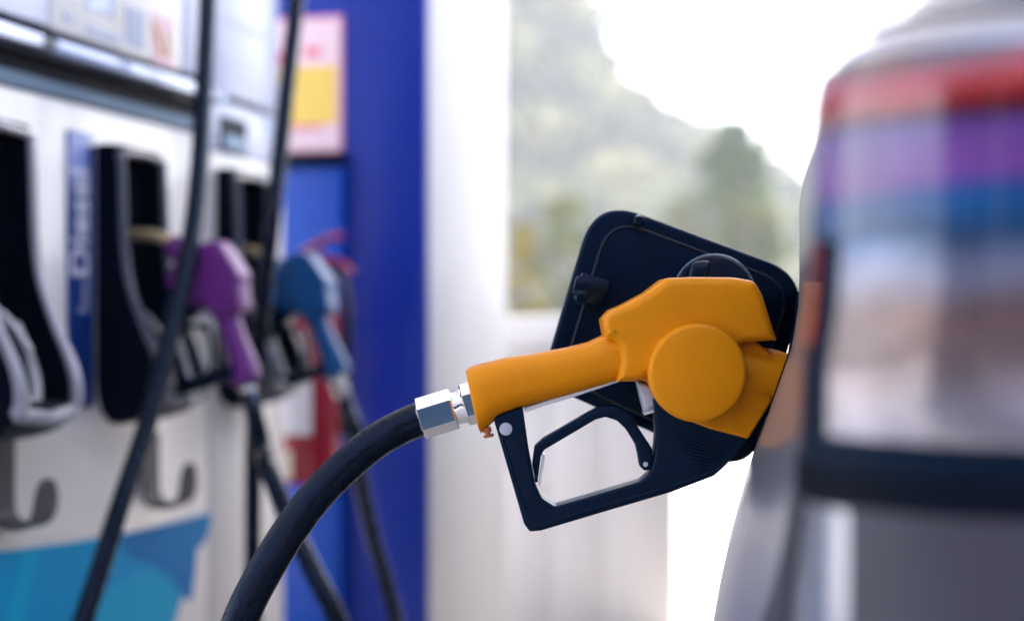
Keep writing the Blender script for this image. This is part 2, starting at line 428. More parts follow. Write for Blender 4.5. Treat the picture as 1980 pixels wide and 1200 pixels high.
# display module: pale panel, framed instruction board, pale edge strip
s_a = F(97, 50, 0.035)[0]; s_b = F(350, 100, 0.035)[0]
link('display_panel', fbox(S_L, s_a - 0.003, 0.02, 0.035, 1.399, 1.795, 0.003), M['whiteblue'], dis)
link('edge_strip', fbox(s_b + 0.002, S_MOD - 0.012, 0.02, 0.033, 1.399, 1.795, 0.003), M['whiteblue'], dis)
board = link('instruction_board', fbox(s_a, s_b, 0.02, 0.036, 1.397, 1.795, 0.003), M['white'], dis)
def decal(px0, py0, px1, py1, p, m, name, parent, thick=0.0012):
    s0, z0 = F(px0, py0, p); s1, z1 = F(px1, py1, p)
    return link(name, fbox(min(s0, s1), max(s0, s1), p - thick, p, min(z0, z1), max(z0, z1)), m, parent)
def decal_sz(px0, px1, zlo, zhi, p, m, name, parent):
    s0 = F(px0, 0, p)[0]; s1 = F(px1, 0, p)[0]
    return link(name, fbox(s0, s1, p - 0.0022, p, zlo, zhi), m, parent)
ZB = 1.397
def zat(px, py, p=0.038): return F(px, py, p)[1]
decal_sz(168, 220, zat(195, 24), 1.62, 0.038, M['screen'], 'card_window', board)
decal_sz(246, 280, zat(263, 92), zat(263, 18), 0.038, M['printgrey'], 'keypad', board)
decal_sz(170, 205, zat(188, 70), zat(188, 58), 0.038, M['printgrey'], 'printed_line', board)
decal_sz(205, 232, zat(218, 82), zat(218, 68), 0.038, M['printgrey'], 'printed_line', board)
decal_sz(126, 142, zat(134, 42), zat(134, 26), 0.038, M['printgrey'], 'printed_line', board)
decal_sz(296, 338, zat(318, 128), zat(318, 30), 0.0375, M['pinkprint'], 'price_sticker', board)
def slant_decal(pts, p, m, name, parent, th=0.0015):
    lp = [F(a, b, p) for a, b in pts]
    return link(name, fplate([lp], p - th, p), m, parent)
slant_decal([(298, 45), (305, 50), (322, 112), (312, 108)], 0.0395, M['orange'], 'orange_stripe', board)
slant_decal([(320, 60), (334, 66), (338, 112), (326, 108)], 0.0392, M['cream'], 'sticker_print', board)
# side column upper box
s_c0 = F(413, 100, 0.02)[0]
link('mast_channel', fbox(S_MOD, s_c0 - 0.002, -0.011, -0.002, zt, 2.1), M['navy'], dis)
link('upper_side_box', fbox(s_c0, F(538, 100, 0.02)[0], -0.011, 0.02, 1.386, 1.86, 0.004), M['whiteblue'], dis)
link('upper_side_box_seam', fbox(s_c0 + 0.03, F(515, 50, 0.02)[0], 0.018, 0.0215, 1.515, 1.523), M['printgrey'], dis)
link('box_seam', fbox(s_c0, S_R - 0.01, -0.011, 0.0, 1.379, 1.3855), M['hook'], dis)  # dark strip in the joint below the upper side box
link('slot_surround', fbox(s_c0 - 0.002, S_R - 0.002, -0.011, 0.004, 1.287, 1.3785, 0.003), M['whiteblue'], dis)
ss0 = F(424, 250, 0.004)[0]; ss1 = F(476, 270, 0.004)[0]
link('receipt_slot', fbox(ss0, ss1, 0.0, 0.0055, 1.290, 1.352), M['navy'], dis)
link('slot_flap', fbox(ss0 + 0.004, ss1 - 0.010, 0.004, 0.012, 1.292, 1.318, 0.002), M['grille'], dis)
# fuel name label
l0 = F(128, 500)[0]; l1 = F(180, 500)[0]
lab = link('fuel_label', fbox(l0, l1, 0.0, 0.0035, 0.853, 1.268, 0.001), M['labelblue'], dis)
link('label_reflection', fbox(l0 + 0.001, l1 - 0.022, 0.003, 0.0042, 1.195, 1.266), M['labelreflect'], lab)  # pale patch: a reflection painted on the label top
# DIESEL word, reading upwards
lx = lambda x, y, d: W(l1 - 0.020 - y, 0.0042 + d, 1.048 + x)
link('lettering', text_mesh('Diesel', 0.066, 0.0006, lx, 0.0014), M['print'], lab)
bars = []
for i, hgt in enumerate((0.024, 0.012, 0.012, 0.014, 0.012, 0.012)):
    z0 = 0.998 + i * 0.0085
    bars.append(fbox(l1 - 0.022 - hgt, l1 - 0.022, 0.003, 0.0042, z0, z0 + 0.006))
link('small_print', join(bars), M['printgrey'], lab)
# cyan graphic on the lower door
def graphic(pts, p, m, name):
    lp = [F(a, b, p) for a, b in pts]
    return link(name, fplate([lp], p - 0.001, p), m, dis)
graphic([(-400, 1118), (-160, 1086), (0, 1066), (140, 1048), (280, 1023), (411, 990), (404, 1030), (392, 1052), (381, 1062), (378, 1110), (372, 1155), (364, 1160), (352, 1150), (345, 1180), (330, 1230), (318, 1540), (-400, 1900)], 0.0022, M['cyan'], 'cyan_graphic')
graphic([(225, 1034), (280, 1024), (409, 992), (403, 1029), (391, 1051), (380, 1061), (377, 1109), (371, 1153), (364, 1158), (352, 1142), (330, 1110), (300, 1090), (255, 1075)], 0.0034, M['cyandark'], 'graphic_swoosh')
graphic([(45, 1062), (82, 1056), (60, 1130), (40, 1230), (20, 1330), (-20, 1330), (10, 1200)], 0.0034, M['cyanlight'], 'graphic_swoosh')
graphic([(195, 1150), (260, 1105), (300, 1100), (335, 1130), (342, 1170), (325, 1230), (310, 1330), (170, 1340)], 0.0034, M['cyanlight'], 'graphic_swoosh')
# hose hooks
def hook(pxl, ztop, zbot, ztip):
    s0 = F(pxl, 900)[0]; w = 0.05; path = []
    prof = [(0.004, ztop), (0.004, zbot + 0.03), (0.010, zbot + 0.008), (0.028, zbot), (0.055, zbot + 0.003), (0.070, zbot + 0.022), (0.074, ztip)]
    pr = catmull([Vector((a, b, 0)) for a, b in prof], 6)
    th = 0.006; rings = []
    for i, p in enumerate(pr):
        t = (pr[min(i + 1, len(pr) - 1)] - pr[max(i - 1, 0)]).normalized(); nn = Vector((-t.y, t.x, 0))
        q = i / (len(pr) - 1); ww = w / 2 * (1 if q < 0.86 else math.sqrt(max(0.05, 1 - ((q - 0.86) / 0.14) ** 2)))
        a = p + nn * th / 2; b = p - nn * th / 2
        rings.append([W(s0 + w / 2 - ww, a.x, a.y), W(s0 + w / 2 + ww, a.x, a.y), W(s0 + w / 2 + ww, b.x, b.y), W(s0 + w / 2 - ww, b.x, b.y)])
    link('hose_hook', loft(rings), M['hook'], dis)
hook(-22, 0.828, 0.706, 0.772)
hook(272, 0.80, 0.682, 0.752)

# nozzle boots
BW = 0.135
S2 = F(185, 500)[0]; S1 = S2 - 0.357; S3 = F(415, 500)[0]
BP = [(1.255, 0.026), (1.247, 0.038), (1.20, 0.042), (1.10, 0.046), (1.04, 0.055), (0.98, 0.078), (0.93, 0.102), (0.89, 0.112), (0.86, 0.105), (0.838, 0.078), (0.826, 0.04)]
def boot(s0, rim_m):
    th = 0.008
    prof = [(p, z) for p, z in ((pp, zz) for zz, pp in BP)]
    prof = [(v.x, v.y) for v in catmull([Vector((a, b, 0)) for a, b in prof], 4)]
    meshes = []
    for sa in (s0, s0 + BW - th):
        lp = [(0.0, 1.255)] + prof + [(0.024, 0.829), (0.010, 0.845), (0.003, 0.868), (0.0, 0.90)]
        rings = [[W(sa, p, z) for p, z in lp], [W(sa + th, p, z) for p, z in lp]]
        meshes.append(loft(rings))
    meshes.append(fbox(s0 + th, s0 + BW - th, 0.0, 0.004, 0.87, 1.25))          # back plate
    meshes.append(fbox(s0 + th, s0 + BW - th, 0.0, 0.036, 1.243, 1.2545))       # top cap
    # bottom scoop
    lowp = [(p, z) for p, z in prof if z < 0.875]
    rings = [[W(sa, p, z) for p, z in lowp] + [W(sa, p * 0.9, z + 0.008) for p, z in lowp[::-1]] for sa in (s0 + th, s0 + BW - th)]
    meshes.append(loft(rings))
    b = link('nozzle_boot', join(meshes), M['bootblack'], dis)
    # rim round the opening
    near = [W(s0 + th / 2, p + 0.001, z) for p, z in prof if 0.862 < z < 1.243]
    far = [W(s0 + BW - th / 2, p + 0.001, z) for p, z in prof if 0.862 < z < 1.243]
    loop = [W(s0 + BW / 2, 0.040, 1.245)] + far + [W(s0 + BW * 0.72, 0.113, 0.862), W(s0 + BW / 2, 0.114, 0.858), W(s0 + BW * 0.28, 0.113, 0.862)] + near[::-1] + [W(s0 + BW / 2, 0.040, 1.245)]
    link('boot_rim', tube(loop, lambda q: 0.0062 + 0.0045 * math.exp(-((q - 0.5) / 0.16) ** 2), 8, smooth=3), rim_m, b)
    # cradle and switch inside
    link('boot_cradle', tube([W(s0 + 0.025, 0.03, 0.98), W(s0 + 0.04, 0.07, 0.91), W(s0 + BW / 2, 0.085, 0.872), W(s0 + BW - 0.04, 0.07, 0.91), W(s0 + BW - 0.025, 0.03, 0.98)], 0.009, 10), rim_m, b)
    link('boot_switch', tube([W(s0 + BW / 2 - 0.02, 0.012, 1.02), W(s0 + BW / 2, 0.05, 0.985), W(s0 + BW / 2 + 0.01, 0.075, 0.945)], 0.007, 8), rim_m, b)
boot(S1, M['rimlight']); boot(S2, M['rim']); boot(S3, M['rim'])

# pump island under the dispenser
link('pump_island', box_mesh(W(1.85, -0.2, 0.06), U * 1.7, N * 0.55, Zv * 0.06, 0.02), M['concrete'], kind='structure')

# ================================================================== CANOPY PILLAR
PP = P(550, 600, 3.30); PP.z = 0
def K(w, d, z): return PP + N * w + U * d + Zv * z      # w across the front, d depth
def kbox(w0, w1, d0, d1, z0, z1, bevel=0.0):
    return box_mesh(K((w0 + w1) / 2, (d0 + d1) / 2, (z0 + z1) / 2), N * ((w1 - w0) / 2), U * ((d1 - d0) / 2), Zv * ((z1 - z0) / 2), bevel)
pil = thing('canopy_pillar', K(0.17, 0.35, 0), 'square canopy pillar with glossy blue front cladding and white side', 'pillar')
link('core', kbox(-0.04, 0.346, 0.03, 0.67, 0, 4.55, 0.01), M['pillarwhite'], pil)
link('blue_cladding', kbox(-0.045, 0.349, 0.0, 0.029, 0, 4.5, 0.012), M['bluepaint'], pil)
cab = thing('pillar_cabinet', K(0.07, -0.03, 0.0), 'bright blue panel box fixed to the pillar below the notice', 'cabinet')
link('box', kbox(-0.04, 0.158, -0.05, -0.002, 0.10, 1.33, 0.012), M['bluecab'], cab)
link('shadow_lip', kbox(-0.042, 0.162, -0.072, -0.002, 1.333, 1.352, 0.004), M['navy'], cab)  # dark lip stands in for the shadow line above the box
sg = thing('safety_notice', K(0.06, -0.006, 1.36), 'pink and yellow safety notice with red border on the blue pillar', 'sign')
sz0, sz1 = 1.362, 1.675
link('board', kbox(-0.02, 0.148, -0.010, -0.002, sz0, sz1, 0.003), M['signborder'], sg)
link('pink_field', kbox(-0.014, 0.142, -0.0115, -0.0098, sz0 + 0.006, sz1 - 0.008), M['signpink'], sg)
link('yellow_field', kbox(-0.012, 0.135, -0.013, -0.0113, sz0 + 0.065, sz0 + 0.198), M['signyellow'], sg)
link('red_bar', kbox(0.055, 0.098, -0.013, -0.0113, sz0 + 0.222, sz0 + 0.240), M['signred'], sg)
link('red_bar', kbox(-0.012, 0.010, -0.013, -0.0113, sz0 + 0.205, sz0 + 0.235), M['signred'], sg)
link('red_bar', kbox(-0.012, 0.10, -0.0130, -0.0113, sz0 + 0.054, sz0 + 0.062), M['signred'], sg)

# fire extinguisher hung between dispenser and pillar
EX = P(600, 600, 2.98); EX.z = 0
ext = thing('fire_extinguisher', (EX.x, EX.y, 0.62), 'red fire extinguisher with white label hung in front of the blue pillar', 'fire extinguisher')
def E(x, y, z): return Vector((EX.x + x, EX.y + y, z))
link('cylinder', lathe(E(0, 0, 0.64), (0, 0, 1), [(0, 0.05), (0.006, 0.062), (0.35, 0.065), (0.385, 0.058), (0.41, 0.036), (0.42, 0.018), (0.44, 0.018)], 28), M['red'], ext)
def curved_label(a0, a1, z0, z1, r, m, name):
    n = 14; v = []; f = []
    for i in range(n + 1):
        a = a0 + (a1 - a0) * i / n
        for rr in (r, r + 0.0012):
            for z in (z0, z1): v.append(E(math.sin(a) * rr, -math.cos(a) * rr, z))
    for i in range(n):
        b = i * 4; f += [(b, b + 1, b + 5, b + 4), (b + 2, b + 6, b + 7, b + 3), (b + 1, b + 3, b + 7, b + 5), (b, b + 4, b + 6, b + 2)]
    f += [(0, 2, 3, 1), (4 * n, 4 * n + 1, 4 * n + 3, 4 * n + 2)]
    link(name, mesh_from(v, f), m, ext)
curved_label(-1.4, 0.18, 0.745, 0.89, 0.0655, M['paper'], 'white_label')
curved_label(-0.85, -0.45, 0.655, 0.71, 0.0655, M['cream'], 'inspection_tag')
link('valve', lathe(E(0, 0, 1.075), (0, 0, 1), [(0, 0.02), (0.012, 0.024), (0.035, 0.022), (0.05, 0.012)], 16), M['hook'], ext)
link('carry_handle', tube([E(0.0, 0.0, 1.105), E(0.03, -0.01, 1.108), E(0.075, -0.02, 1.095), E(0.088, -0.022, 1.075)], 0.008, 8), M['red'], ext)
link('squeeze_lever', tube([E(-0.02, 0.0, 1.118), E(0.01, -0.005, 1.135), E(0.045, -0.015, 1.152), E(0.07, -0.02, 1.155)], 0.008, 8), M['red'], ext)
link('discharge_hose', tube([E(0.015, 0, 1.09), E(0.06, -0.005, 1.075), E(0.078, -0.005, 1.0), E(0.074, 0, 0.86), E(0.07, 0, 0.74)], 0.010, 8), M['rubber'], ext)
link('wall_bracket', box_mesh(E(0.0, 0.105, 0.93), (0.02, 0, 0), (0, 0.045, 0), (0, 0, 0.012), 0.002), M['hook'], ext)

# ================================================================== FUEL NOZZLE
YN = 1.16
def nf(yoff):
    """pixel -> plane at depth YN + yoff, with matching scale"""
    Y = YN + yoff; k = Y / FPX
    return lambda px, py: ((px - 990) * k, 1.0 - (py - 600) * k)
def nplate(pxloops, front, back, bevel, rad=0.0, res=3):
    """front / back = y offsets from the nozzle mid-plane; outlines are measured on the front face"""
    g = nf(front); loops = []
    for i, lp in enumerate(pxloops):
        pts = [g(a[0], a[1]) for a in lp]
        rr = [(a[2] if len(a) > 2 else rad) * YN / FPX for a in lp]
        loops.append(fillet(pts, rr, 5))
    mid = YN + (front + back) / 2
    return plate_mesh(loops, (back - front) / 2, bevel, lambda x, y, d: Vector((x, mid - d, y)), res)

def build_nozzle(label, group=None):
    base = P(940, 800, YN)
    t = thing('fuel_nozzle', base, label, 'fuel nozzle', group)
    y = M['yellow']
    # grip sleeve
    st = [((901, 716), (926, 829), 0.021), ((905, 711), (931, 838), 0.0225), ((918, 706), (945, 824), 0.0232), ((940, 700), (966, 803), 0.0225), ((976, 691), (1001, 789), 0.0215),
          ((1024, 684), (1050, 777), 0.0205), ((1091, 672), (1116, 760), 0.0195), ((1135, 661), (1160, 747), 0.0198), ((1169, 645), (1197, 736), 0.0205), ((1192, 632), (1224, 732), 0.021)]
    k = YN / FPX; rings = []
    c = [[Vector(a), Vector(b), h] for a, b, h in st]
    dense = []
    for i in range(len(c) - 1):
        for q in range(4):
            tt = q / 4; dense.append([c[i][j] * (1 - tt) + c[i + 1][j] * tt for j in range(3)])
    dense.append(c[-1])
    for a, b, h in dense:
        ctr = (a + b) / 2; half = (a - b) / 2; ring = []
        for q in range(36):
            th = 2 * math.pi * q / 36; cs, sn = math.cos(th), math.sin(th)
            e = 2 / 2.35
            v = math.copysign(abs(cs) ** e, cs); w = math.copysign(abs(sn) ** e, sn)
            pt = ctr + half * v
            ring.append(Vector(((pt.x - 990) * k, YN + h * w, 1.0 - (pt.y - 600) * k)))
        rings.append(ring)
    link('grip', loft(rings), y, t, 50)
    # body casting
    body = [(1171, 651, 10), (1165, 618, 0), (1181, 600, 0), (1207, 589, 40), (1252, 565, 40), (1288, 537, 24), (1345, 535, 60), (1420, 536, 80), (1462, 543, 24), (1477, 570, 24),
            (1505, 658, 0), (1440, 662, 12), (1400, 690, 0), (1360, 760, 0), (1290, 760, 0), (1262, 722, 8), (1230, 738, 0), (1194, 738, 0), (1201, 700, 30), (1196, 664, 20)]
    link('body', nplate([body], -0.0285, 0.0285, 0.0075, 8, 4), y, t, 40)
    lower = [(1215, 700, 0), (1225, 733, 6), (1250, 738, 10), (1278, 775, 14), (1318, 808, 20), (1372, 829, 30), (1448, 849, 8), (1493, 776, 8), (1500, 690, 10), (1440, 640, 0), (1300, 640, 0)]
    link('lower_casting', nplate([lower], -0.0150, 0.0150, 0.003, 4, 3), y, t, 40)
    ax0 = P(1390, 707, YN); ax1 = P(1575, 742, YN); ad = ax1 - ax0
    link('neck', lathe(ax0, ad, [(0, 0.019), (0.02, 0.0220), (0.045, 0.0217), (0.058, 0.0195), (0.075, 0.019), (0.082, 0.016)], 36), y, t, 30)
    # round cap
    cy = nf(-0.039); cx, cz = cy(1350, 721); r = 96 * (YN - 0.039) / FPX
    link('round_cap', lathe((cx, YN - 0.039, cz), (0, 1, 0), [(0.0, r - 0.0042), (0.0004, r - 0.0030), (0.0016, r - 0.0010), (0.0034, r), (0.012, r), (0.014, r - 0.0005), (0.03, r - 0.001)], 64), y, t, 30)
    # spout going down into the filler
    sp = [P(1560, 738, YN), P(1590, 748, YN), P(1640, 785, YN), P(1690, 850, YN), P(1725, 915, YN)]
    link('spout', tube(sp, 0.0105, 16), M['brass'], t)
    # black guard: bow plus handle plate
    outer = [(953, 806, 8), (1000, 789, 10), (1011, 787, 0), (1022, 866, 0), (1035, 935, 12), (1048, 963, 14), (1073, 979, 12), (1140, 960, 0), (1238, 931, 10), (1258, 914, 12), (1266, 880, 20), (1269, 838, 20), (1266, 796, 0),
             (1262, 770, 0), (1330, 770, 0), (1445, 826, 0), (1449, 848, 0), (1405, 899, 12), (1382, 920, 18), (1300, 951, 0), (1160, 992, 0), (1046, 1026, 8), (1024, 1028, 8), (1013, 1012, 8)]
    gd = link('guard', nplate([outer], -0.0125, 0.0125, 0.0027, 4, 3), M['black'], t, 40)
    gy = nf(-0.0125)
    def rib(pts, rr=0.0007, name='moulded_rib'):
        pp = [Vector((gy(a, b)[0], YN - 0.0127, gy(a, b)[1])) for a, b in pts]
        link(name, tube(pp, rr, 6, smooth=3), M['black'], gd)
    for i in range(8):
        rib([(1300 + 6 * i, 838 + 8.5 * i), (1350 + 3 * i, 852 + 7 * i), (1408 - 5 * i, 868 + 4.6 * i)])
    rib([(1433, 857), (1398, 897), (1378, 911), (1300, 939), (1160, 980), (1050, 1012), (1030, 1013), (1018, 990), (967, 830)], 0.0009, 'edge_rib')
    # trigger lever
    trig = [(1034, 863, 4), (1050, 848, 6), (1133, 800, 6), (1160, 786, 8), (1193, 784, 12), (1219, 801, 14), (1241, 836, 10), (1262, 868, 8), (1265, 895, 6), (1258, 908, 6), (1246, 910, 8), (1238, 902, 6), (1234, 878, 8), (1230, 860, 10), (1211, 830, 12), (1193, 813, 10),
            (1171, 806, 8), (1152, 811, 6), (1052, 870, 6), (1046, 882, 4), (1041, 920, 0), (1037, 938, 3), (1029, 900, 0)]
    tg = link('trigger', nplate([trig], -0.0085, 0.0085, 0.0022, 4, 2), M['black'], t, 40)
    gk = nf(-0.009)
    px_, pz_ = gk(1248, 897)
    link('pivot_pin', lathe((px_, YN - 0.0098, pz_), (0, 1, 0), [(0, 0.0007), (0.0003, 0.0009), (0.0003, 0.0018), (0.0, 0.0020), (0.002, 0.0021)], 20), M['alu'], tg)
    link('lit_edge_strip', nplate([[(1050, 878), (1054, 879), (1046, 938), (1041, 938)]], -0.0075, 0.006, 0.0003), M['alu'], tg)  # bright strip stands in for the lit inner edge of the lever
    # rivet, plug, valve stem, aluminium strip under the grip
    rx, rz = gy(978, 829)
    link('rivet', lathe((rx, YN - 0.0138, rz), (0, 1, 0), [(0, 0.0046), (0.0003, 0.0051), (0.002, 0.0053)], 28), M['rivet'], gd)
    link('plug', lathe(P(941, 826, YN - 0.008), (0.25, 0, -1), [(0, 0.0035), (0.004, 0.0035), (0.0042, 0.0022), (0.0055, 0.0022), (0.0057, 0.0042), (0.0078, 0.0042), (0.0082, 0.003)], 14), M['copper'], t)
    link('valve_stem', nplate([[(1230, 735), (1266, 748), (1286, 786, 3), (1246, 799, 3)]], -0.009, 0.009, 0.004, 0), M['rivet'], t)
    link('stem_collar', nplate([[(1243, 796), (1286, 785), (1287, 790), (1246, 803)]], -0.007, 0.007, 0.0006, 0), M['alu'], t)
    link('grip_strip', nplate([[(1012, 789), (1050, 776), (1116, 757), (1196, 733), (1198, 738), (1117, 765), (1056, 783), (1016, 797)]], -0.0085, 0.0085, 0.0008, 1), M['alu'], t)
    # swivel connector
    a0 = P(811, 810, YN); a1 = P(925, 775, YN); ad = (a1 - a0).normalized()
    rot = R(30)
    hexR = 0.0170
    conn = link('swivel_nut', lathe(a0, ad, [(0.0, hexR * 0.93), (0.0012, hexR), (0.0285, hexR), (0.0298, hexR * 0.93)], flat_n=6, rot=rot), M['chrome'], t, 20)
    link('swivel_ring', lathe(a0, ad, [(0.0296, 0.0135), (0.0305, 0.0142), (0.036, 0.0142), (0.037, 0.0148), (0.0385, 0.0148)], 32), M['chrome'], conn)
    link('lock_nut', lathe(a0, ad, [(0.038, 0.0163), (0.0392, 0.0172), (0.052, 0.0172)], flat_n=6, rot=rot), M['chrome'], conn, 20)
    return t
noz = build_nozzle('yellow fuel nozzle with black guard plugged into the car')
noz['group'] = 'fuel nozzles of the dispenser'

# hung nozzles: copies of the same nozzle, turned upright
ea_px = Vector((1185 - 925, 690 - 775)).normalized()          # grip axis in the photo
A_l = Vector((ea_px.x, 0, -ea_px.y)); G_l = Vector((-ea_px.y, 0, -ea_px.x))   # along grip, towards guard
G_l = Vector((A_l.z, 0, -A_l.x)); T_l = A_l.cross(G_l)
anchor = P(925, 775, YN) - root_loc(noz)
def copy_nozzle(label, colour, s, bot_px, top_px, scale):
    q0, z0 = Q(*bot_px, s); q1, z1 = Q(*top_px, s)
    ax = (N * (q1 - q0) + Zv * (z1 - z0)).normalized()
    gd = (-N - ax * (-N).dot(ax)).normalized(); tt = ax.cross(gd)
    Rw = Matrix((ax, gd, tt)).transposed(); Rl = Matrix((A_l, G_l, T_l)).transposed()
    Rm = Rw @ Rl.transposed()
    o = noz.copy(); COL.objects.link(o); o['label'] = label
    o.rotation_euler = Rm.to_euler(); o.scale = (scale,) * 3
    o.location = W(s, q0, z0) - Rm @ (anchor * scale)
    cache = {}
    def cp(src, par):
        c = src.copy()
        if src.data.materials[0] == M['yellow']:
            c.data = src.data.copy(); c.data.materials[0] = colour
        c.parent = par; COL.objects.link(c)
        for ch in src.children: cp(ch, c)
    for ch in noz.children: cp(ch, o)
    # hose end: start of the swivel nut
    hend = o.location + Rm @ ((P(811, 810, YN) - root_loc(noz)) * scale)
    return o, hend, -ax
SM2 = S2 + BW / 2; SM3 = S3 + BW / 2
n2, h2, d2 = copy_nozzle('purple fuel nozzle hanging in the middle black boot', M['purple'], SM2, (474, 735), (440, 600), 0.90)
n3, h3, d3 = copy_nozzle('blue fuel nozzle hanging in the boot nearest the pillar', M['blue_noz'], SM3, (650, 724), (603, 575), 0.94)

# ================================================================== HOSES
HG = 'fuel hoses of the dispenser'
RH = 0.0142
def hose(pts, label, r=RH, n=20):
    base = Vector(pts[0]); t = thing('fuel_hose', base, label, 'hose', HG)
    link('rubber_tube', tube(pts, r, n, smooth=10), M['rubber'], t, 60)
    return t
def from_boom(p0):
    s = p0.dot(U)
    link('hose_boom', fbox(s - 0.02, s + 0.02, -0.45, 0.02, 2.20, 2.26, 0.006), M['navy'], dis)
    return [W(s, 0.015, 2.23), W(s, 0.06, 2.225), W(s, 0.11, 2.16)]
main = from_boom(P(403, -320, 2.32)) + [P(403, -320, 2.32), P(403, -120, 2.30), P(399, 60, 2.27), P(386, 300, 2.22), P(371, 450, 2.18), P(336, 620, 2.12), P(290, 800, 2.05), P(231, 980, 1.97), P(160, 1200, 1.90),
        Vector((-0.62, 1.74, 0.36)), Vector((-0.52, 1.55, 0.15)), Vector((-0.37, 1.33, 0.14)), Vector((-0.285, 1.17, 0.38)), P(412, 1420, 1.10), P(436, 1290, 1.10),
        P(466, 1195, 1.105), P(507, 1112, 1.115), P(567, 1016, 1.13), P(627, 941, 1.14), P(706, 868, 1.15), P(760, 833, 1.157), P(811, 810, YN), P(830, 804, YN)]
hose(main, 'thick black hose looping up to the yellow nozzle in the car')
hb = from_boom(P(583, -300, 2.50)) + [P(583, -300, 2.50), P(576, -40, 2.48), P(560, 120, 2.46), P(541, 300, 2.43), P(524, 450, 2.40), P(505, 620, 2.40), P(492, 800, 2.42), P(489, 1000, 2.42), P(489, 1200, 2.42), P(490, 1500, 2.42),
      Vector((-0.40, 2.40, 0.12)), Vector((-0.3, 2.45, 0.10)), P(800, 1450, 2.72), P(765, 1200, 2.70), P(722, 1040, 2.69), P(692, 900, 2.68), h3 + d3 * 0.07, h3 + d3 * 0.01, h3 - d3 * 0.01]
hose(hb, 'black hose hanging from above and looping up to the blue nozzle', 0.0145)
hp = [h2 - d2 * 0.01, h2 + d2 * 0.01, h2 + d2 * 0.07, P(517, 900, 2.06), P(557, 1000, 2.03), P(604, 1100, 2.00), P(652, 1200, 1.98), P(720, 1400, 1.97), Vector((-0.10, 2.02, 0.16)), Vector((-0.14, 2.2, 0.13)), W(S_R - 0.12, 0.02, 0.30), W(S_R - 0.12, -0.02, 0.34)]
hose(hp, 'black hose curving down from the purple nozzle')

# ================================================================== CAR
CA = R(13.0)
ca = Vector((math.sin(CA), math.cos(CA), 0)); cr = Vector((math.cos(CA), -math.sin(CA), 0))
CO = Vector((0.1175, 0.545, 0))
def C(l, w, z): return CO + ca * l + cr * w + Zv * z
CWID = 1.78; CLEN = 4.35
def sstep(a, b, x):
    t = min(max((x - a) / (b - a), 0), 1); return t * t * (3 - 2 * t)
kk = 1.0 / FPX
SIL = [(0.2, 0.1), (0.3, 0.0419), (0.45, -0.0056), (0.6, -0.0371), (0.68, -0.0537), (0.72, -0.0598), (0.747, -0.0603), (0.775, -0.0584), (0.8, -0.054), (0.83, -0.0472), (0.86, -0.0393),
       (0.89, -0.0304), (0.916, -0.0205), (0.945, -0.0103), (0.97, -0.0018), (1.0, 0.0033), (1.03, 0.0048), (1.055, 0.0046), (1.085, 0.0048), (1.095, 0.0062), (1.102, 0.0085), (1.107, 0.0115), (1.113, 0.017), (1.127, 0.031), (1.145, 0.045), (1.16, 0.058), (1.175, 0.078), (1.22, 0.115),
       (1.35, 0.18), (1.5, 0.245), (1.56, 0.3), (1.585, 0.42)]
def dsil(z):
    for (a, va), (b, vb) in zip(SIL, SIL[1:]):
        if a <= z <= b: return va + (vb - va) * (z - a) / (b - a)
    return SIL[0][1] if z < SIL[0][0] else SIL[-1][1]
def rear_l(z):
    tab = [(0.2, 0.06), (0.35, 0.0), (0.6, -0.012), (0.86, -0.004), (0.93, 0.004), (1.09, 0.0), (1.105, 0.006), (1.12, 0.03), (1.145, 0.085), (1.22, 0.16), (1.35, 0.26), (1.5, 0.40), (1.56, 0.52), (1.6, 0.75)]
    for (a, va), (b, vb) in zip(tab, tab[1:]):
        if a <= z <= b: return va + (vb - va) * (z - a) / (b - a)
    return 0.0
def side_w(l, z):
    base = -0.034 + 0.047 * (min(l, 0.95) - 0.95) ** 2 + (0.10 * sstep(3.3, 4.35, l)) - 0.0075 * (1 - sstep(0.05, 0.34, l))
    d = dsil(z)
    g = sstep(0.0, 0.44, l) if d < 0 else 1.0
    flare_fade = 1.0 - 0.55 * sstep(1.0, 1.5, l) if d < 0 else 1.0
    return base + d * g * flare_fade
def row(z, off=0.0, wmax=None, l_end=CLEN, n_side=46):
    """one height of the rear-left shell: from the middle of the rear round the corner and along the side"""
    pts = []; rc = 0.070
    l0 = rear_l(z); wc = side_w(l0 + rc, z)
    wm = CWID / 2 if wmax is None else wmax
    for i in range(10):
        w = wm + (wc + rc - wm) * i / 10
        q = (w / (CWID / 2)) if w < CWID / 2 else 1
        pts.append((l0 - 0.03 * (1 - (1 - q) ** 2), w))
    lb = pts[-1][0] * 0 + l0 - 0.03 * (1 - (1 - (wc + rc) / (CWID / 2)) ** 2)
    for i in range(9):
        a = math.pi / 2 * i / 8
        pts.append((lb + rc - rc * math.cos(a), wc + rc - rc * math.sin(a)))
    ls = lb + rc
    for i in range(1, n_side + 1):
        l = ls + (l_end - ls) * (i / n_side) ** 1.5
        pts.append((l, side_w(l, z) + (wc - side_w(ls, z)) * (1 - sstep(0, 0.2, l - ls))))
    if off:
        res = []
        for i, p in enumerate(pts):
            a = Vector(pts[max(i - 1, 0)]); b = Vector(pts[min(i + 1, len(pts) - 1)]); d = (b - a).normalized()
            res.append((p[0] - d.y * -off if False else p[0] + d.y * off, p[1] - d.x * off))
        pts = res
    return pts
